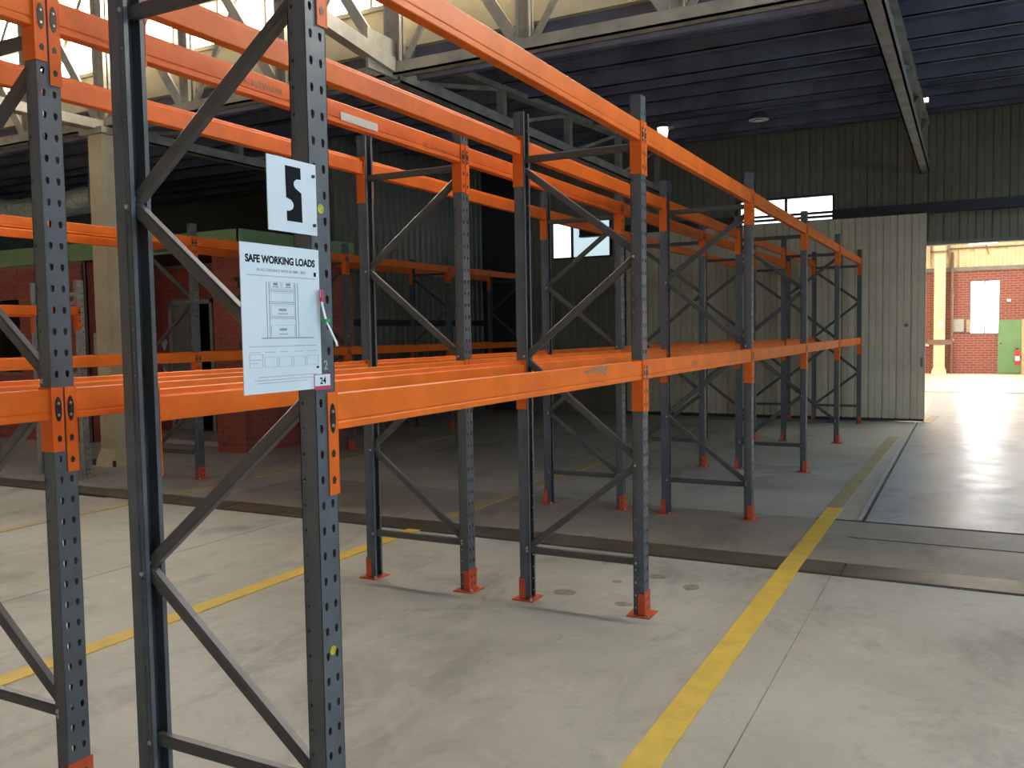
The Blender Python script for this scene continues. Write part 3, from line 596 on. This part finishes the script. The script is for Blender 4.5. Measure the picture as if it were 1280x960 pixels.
def beam_meshes(L, m, cm):
    body = MB(); body.extr(BPROF, lambda p: (p[0]-.002, .003, p[1]), lambda p: (p[0]-.002, L-.003, p[1])); body = body.mesh('beam_tube', m)
    def conn(hgt, start):
        mb = MB(); e, s = (0, -1) if start else (L, 1)
        mb.box(-.064, .006, min(e, e-s*.004), max(e, e-s*.004), -hgt, .006)
        mb.box(.0015, .0055, min(e, e+s*.041), max(e, e+s*.041), -hgt, .006)
        return mb.mesh('connector', cm)
    def slots(hgt, start):
        mb = MB(); e, s = (0, -1) if start else (L, 1); c = e+s*.021
        ov = [(math.cos(math.radians(30*k))*.0135, math.sin(math.radians(30*k))*.046) for k in range(12)]
        mb.extr(ov, lambda p: (.0055, c+p[0], -.072+p[1]), lambda p: (.0065, c+p[0], -.072+p[1]))
        for z in (-.178, -.258):
            if z > -hgt+.02: mb.extr([(-.006,-.011),(.006,-.011),(.009,.004),(0,.013),(-.009,.004)], lambda p: (.0055, c+p[0], z+p[1]), lambda p: (.0065, c+p[0], z+p[1]))
        return mb.mesh('locking_slots', M['slot'])
    def pins(start):
        mb = MB(); e, s = (0, -1) if start else (L, 1); c = e+s*.021
        for z in (-.052, -.094): mb.cyl((.0065, c, z), (.010, c, z), .006, .004, 8)
        return mb.mesh('lock_pin', M['bolt'])
    return dict(body=body, s=conn(.302, True), e=conn(.296, False), e2=conn(.225, False), ss=slots(.30, True), es=slots(.296, False), es2=slots(.225, False), sp=pins(True), ep=pins(False))
BM = beam_meshes(BL, M['orange'], M['conn'])
def beam(x, y, z, left, label, group, short=False, meshes=None):
    """x outer face, y start frame position; left beams face the other way"""
    B = meshes or BM
    r = empty('rack_beam', (x, (y+BAY) if left else (y+UW), z), math.pi if left else 0, label=label, cat='rack beam', group=group, kind='thing')
    ob('beam_tube', B['body'], r)
    c = ob('connector', B['s'], r); ob('locking_slots', B['ss'], c, kind='stuff'); ob('lock_pin', B['sp'], c, kind='stuff')
    c = ob('connector', B['e2' if short else 'e'], r); ob('locking_slots', B['es2' if short else 'es'], c, kind='stuff'); ob('lock_pin', B['ep'], c, kind='stuff')
    return r
ORD = ['first', 'second', 'third', 'fourth', 'fifth', 'sixth', 'seventh']
# row A: beside the yellow aisle line
for i in range(6):
    lb = ['dark grey rack frame carrying the numeral and load signs'] + ['dark grey rack frame in the aisle-side row, %s frame from the signs' % ORD[k] for k in range(1, 5)] + ['last dark grey rack frame of the aisle-side row, against the sliding door']
    frame(0, i*BAY, 1 if i % 2 == 0 else 2, lb[i], 'rack frames of the aisle-side row')
for i in range(5):
    for z, zn in ((Z1, 'lower'), (Z2, 'upper')):
        beam(0, i*BAY, z, False, 'orange %s beam on the aisle face of the aisle-side row, %s bay from the signs' % (zn, ORD[i]), 'beams of the aisle-side row')
        beam(-DEP, i*BAY, z, True, 'orange %s beam on the inner face of the aisle-side row, %s bay from the signs' % (zn, ORD[i]), 'beams of the aisle-side row')
# row B: back to back with row A, one bay longer toward the camera
for i in range(-1, 6):
    k = 2 if i in (3, 5) else 1
    lb = 'dark grey middle-row rack frame, %s' % {-1: 'past the left picture edge', 0: 'nearest, cut by the left edge of the picture', 5: 'last one, by the sliding door'}.get(i, 'level with the %s aisle-side frame' % ORD[i])
    frame(GB, i*BAY, k, lb, 'rack frames of the middle row')
for i in range(-1, 5):
    for z, zn in ((Z1, 'lower'), (Z2, 'upper')):
        bay = 'bay nearest the camera' if i == -1 else '%s bay past the signs' % ORD[i]
        beam(GB, i*BAY, z, False, 'orange %s beam on the aisle-facing side of the middle row, %s' % (zn, bay), 'beams of the middle row', short=(i == -1))
        beam(GB-DEP, i*BAY, z, True, 'orange %s beam on the office-facing side of the middle row, %s' % (zn, bay), 'beams of the middle row')
# row C: in front of the office
CX = -6.47; CY = [2.605+BAY*k for k in range(5)]
for i, y in enumerate(CY):
    lb = ['in front of the left edge of the picture', 'in front of the office doorway', 'in front of the shaded brick side', 'in front of the corrugated wall', 'in the dark back corner'][i]
    frame(CX, y, 2 if i % 2 else 1, 'dark rack frame of the far row, '+lb, 'rack frames of the far row')
for i in range(4):
    for z, zn in ((Z1, 'lower'), (Z2, 'upper')):
        bay = ['bay left of the office doorway', 'bay between doorway and brick side', 'bay beside the brick and corrugated walls', 'bay in the dark back corner'][i]
        beam(CX, CY[i], z, False, 'orange %s beam of the far row, near face, %s' % (zn, bay), 'beams of the far row')
        beam(CX-DEP, CY[i], z, True, 'orange %s beam of the far row, rear face, %s' % (zn, bay), 'beams of the far row')
# row D: short galvanised rack left of the column
ZN = (.30, .82, 1.34, 1.86, 2.20)
for y, lb in ((5.02, 'galvanised short rack frame beside the cream column'), (5.02-BAY, 'galvanised short rack frame past the left edge of the picture')):
    frame(-7.93, y, 1, lb, 'galvanised rack frames', UPZ, 2.42, ZN, M['zinc'], FTZ, .90)
for left, x_, lb in ((False, -7.93, 'red-orange beam on the near face of the galvanised rack'), (True, -8.83, 'red-orange beam on the rear face of the galvanised rack')):
    beam(x_, 5.02-BAY, 2.10, left, lb, 'beams of the galvanised rack')
# ------------------------------------------------------------------ signs, stickers
ROT = (math.radians(90), 0, math.radians(90))   # local x -> +Y, local y -> +Z, faces +X
def text_mesh(s, size, m, bold=0, sx=1, align='CENTER'):
    cu = bpy.data.curves.new('t', 'FONT'); cu.body = s; cu.size = size; cu.align_x = align; cu.offset = bold; cu.extrude = .0003
    o = bpy.data.objects.new('t', cu); COL.objects.link(o); dg = bpy.context.evaluated_depsgraph_get()
    me = bpy.data.meshes.new_from_object(o.evaluated_get(dg)); bpy.data.objects.remove(o); bpy.data.curves.remove(cu)
    me.materials.clear(); me.materials.append(m)
    for v in me.vertices: v.co.x *= sx
    return me
def sign_root(name, y, z, label, cat, x=.004):
    r = empty(name, (x, y, z), label=label, cat=cat); r.rotation_euler = ROT; return r
def rect(mb, x0, x1, y0, y1, z=.0026, t=.0006): return mb.box(x0, x1, y0, y1, z, z+t)
def outline(mb, x0, x1, y0, y1, w=.0012):
    rect(mb, x0, x1, y0, y0+w); rect(mb, x0, x1, y1-w, y1); rect(mb, x0, x0+w, y0, y1); rect(mb, x1-w, x1, y0, y1)
# numeral sign
s = sign_root('numeral_sign', -.178, 1.981, 'square white plate with black stencilled 5 on the front upright', 'sign')
ob('sign_plate', MB().box(0, .20, 0, .203, 0, .0025), s, m=M['white'])
pts = [(0,0),(1,0),(1,.21),(.70,.22),(.54,.27),(.52,.33),(.60,.38),(.80,.42),(1,.46),(1,1),(0,1),(0,.82),(.22,.81),(.40,.77),(.47,.71),(.44,.66),(.30,.61),(0,.58)]
q = [(.071+.063*u+.003*v, .183-.152*v) for u, v in pts]
mb = MB(); n = len(q); mb.add([(a,b,.0026) for a,b in q]+[(a,b,.0032) for a,b in q], [tuple(range(n,2*n))]+[(i,(i+1)%n,(i+1)%n+n,i+n) for i in range(n)])
ob('numeral', mb, s, m=M['black'])
for yy in (.028, .168): ob('bolt', MB().cyl((.186, yy, .0025), (.186, yy, .008), .005, n=8), s, m=M['dark'])
# load sign
s = sign_root('load_sign', -.287, 1.538, 'white safe working loads notice board fixed to the front upright', 'sign')
SW, SH = .311, .402
ob('sign_board', MB().box(0, SW, 0, SH, 0, .0025), s, m=M['white'])
o = ob('title', text_mesh('SAFE WORKING LOADS', .0275, M['black'], .0011, .93), s); o.location = (SW/2, SH-.050, .0027)
o = ob('subtitle', text_mesh('IN ACCORDANCE WITH AS 4084 - 2012', .0115, M['greyprint'], 0, .95), s); o.location = (SW/2, SH-.073, .0027)
mb = MB(); rect(mb, .022, SW-.018, SH-.086, SH-.0835); rect(mb, .022, SW-.018, .1255, .128); ob('rule', mb, s, m=M['lightprint'], kind='stuff')
mb = MB(); rect(mb, .07, SW-.03, .1475, .1505); ob('ground_line', mb, s, m=M['greyprint'])
mb = MB()
for x_ in (.092, .102, .206, .216): rect(mb, x_, x_+.0016, .150, .302)
for z_ in (.202, .206, .242, .246, .276, .280): rect(mb, .102, .206, z_, z_+.0014)
ob('rack_drawing', mb, s, m=M['greyprint'], kind='stuff')
mb = MB()
for a, b, c, d in ((.108,.150,.284,.303),(.156,.202,.284,.303),(.108,.202,.249,.273),(.108,.202,.209,.238),(.108,.202,.152,.185)): outline(mb, a, b, c, d, .0009)
ob('load_outline', mb, s, m=M['lightprint'], kind='stuff')
mb = MB()
for cx_, zz, wd in ((.129,.296,.018),(.179,.296,.018),(.155,.226,.030),(.155,.172,.030)):
    for k in range(5): rect(mb, cx_-wd/2+k*wd/5, cx_-wd/2+k*wd/5+wd/5*.72, zz-.003, zz+.004)
for cx_, zz, wd in ((.129,.289,.024),(.179,.289,.024),(.155,.216,.040),(.155,.160,.034)):
    for k in range(6): rect(mb, cx_-wd/2+k*wd/6, cx_-wd/2+k*wd/6+wd/6*.7, zz-.0015, zz+.0012)
ob('load_print', mb, s, m=M['greyprint'], kind='stuff')
mb = MB()
for k in range(5): a = .022+k*.0565; outline(mb, a, a+.050, .070, .098 if k else .106, .0010)
ob('form_box', mb, s, m=M['lightprint'], kind='stuff')
mb = MB()
def blurb(x0, x1, z, h=.0024):
    x = x0
    while x < x1-.004: wd = random.uniform(.006, .018); rect(mb, x, min(x+wd, x1), z, z+h); x += wd+.003
for k in range(5): a = .026+k*.0565; blurb(a, a+.038, .110, .0022); 
blurb(.026, .066, .090); blurb(.026, .058, .081); blurb(.055, .29, .043); blurb(.040, .275, .034); blurb(.05, .25, .0265)
ob('small_print', mb, s, m=M['lightprint'], kind='stuff')
mb = MB(); rect(mb, SW-.024, SW-.014, SH-.078, SH-.066); rect(mb, SW-.022, SW-.012, .060, .066); ob('corner_mark', mb, s, m=M['black'], kind='stuff')
# curled tag hanging over the load sign edge
s = sign_root('hanging_tag', .012, 1.66, 'curled white tag with green band hanging beside the load notice', 'tag', .010)
prof = [(0,.165,.012),(.004,.12,.012),(.010,.075,.020),(.020,.035,.034),(.030,.010,.040),(.044,.0,.030)]
mb = MB()
for (a, b, c), (d_, e, f) in zip(prof, prof[1:]):
    mb.add([(a-.006,b,c),(a+.014,b,c-.010),(d_+.014,e,f-.010),(d_-.006,e,f),(a-.006,b,c+.003),(a+.014,b,c-.007),(d_+.014,e,f-.007),(d_-.006,e,f+.003)], [(0,1,2,3),(7,6,5,4),(0,4,5,1),(1,5,6,2),(2,6,7,3),(3,7,4,0)])
ob('tag_card', mb, s, m=M['white']); ob('tag_band', MB().box(.003, .022, .070, .080, .010, .026), s, m=M['greenprint'])
mb = MB(); mb.box(-.004, .008, .130, .165, .009, .0165); ob('tag_tip', mb, s, m=M['redprint'])
# bay number sticker
s = sign_root('bay_sticker', -.012, 1.534, 'small white red-edged sticker reading 24 under the load notice', 'sticker', .0075)
ob('sticker_card', MB().box(0, .073, 0, .046, 0, .001), s, m=M['white'])
mb = MB(); rect(mb, 0, .073, 0, .011, .001); rect(mb, 0, .002, 0, .046, .001); rect(mb, .071, .073, 0, .046, .001); rect(mb, 0, .073, .044, .046, .001); ob('sticker_border', mb, s, m=M['redprint'], kind='stuff')
o = ob('number', text_mesh('24', .027, M['black'], .0006), s); o.location = (.038, .017, .0012)
s = sign_root('stuck_numeral', .050, 1.592, 'white stick-on 2 on the front upright above the red-edged sticker', 'sticker', .0008)
ob('number', text_mesh('2', .038, M['frame'], .0006), s)
for z, lb in ((2.062, 'round yellow sticker on the front upright beside the numeral plate'), (.745, 'round yellow sticker low on the front upright')):
    s = sign_root('yellow_sticker', .046, z, lb, 'sticker', .0005); ob('sticker_disc', MB().cyl((0,0,0),(0,0,.0012),.014,n=16), s, m=M['yellowdot'])
# worn stencil marks printed on beams
def marks(beam_obj, items, m, nm='stencil_mark'):
    mb = MB()
    for y0, y1, z0, z1 in items:
        y = y0
        while y < y1:
            wd = random.uniform(.008, .020); mb.box(-.0022, -.0014, y, min(y+wd, y1), z0+random.uniform(0, .004), z1-random.uniform(0, .006)); y += wd+random.uniform(.003, .010)
    ob(nm, mb, beam_obj, m=m, kind='stuff')
for o in [q for q in COL.objects if q.name.startswith('rack_beam')]:
    lb = o['label']
    if lb.startswith('orange upper beam on the aisle-facing side of the middle row, first'): marks(o, [(.88, 1.15, -.068, -.035), (2.36, 2.40, -.100, -.060), (2.45, 2.62, -.090, -.066), (2.68, 2.70, -.080, -.060)], M['stencil'])
    if lb.startswith('orange upper beam on the aisle face') and 'third' in lb: marks(o, [(.25, 1.2, -.085, -.035)], M['stencil'])
    if lb.startswith('orange lower beam on the aisle face') and 'second' in lb: marks(o, [(.93, 1.08, -.075, -.035)], M['stencil'])
    if lb.startswith('orange lower beam on the aisle face') and 'first' in lb:
        pts = [(2.00,-.020),(2.10,-.014),(2.22,-.004),(2.33,-.003),(2.315,-.030),(2.30,-.062),(2.28,-.050),(2.26,-.040),(2.15,-.034),(2.05,-.036)]
        mb = MB(); mb.extr([(a-UW, b) for a, b in pts], lambda p: (-.003, p[0], p[1]), lambda p: (-.0012, p[0], p[1])); ob('scuff_patch', mb, o, m=M['scuff'])
# white label on the middle-row upper beam
s = sign_root('beam_label', 1.672, 2.803, 'white strip label on the middle-row upper beam', 'label', GB+.0005)
ob('label_strip', MB().box(0, .318, 0, .042, 0, .0015), s, m=M['white'])
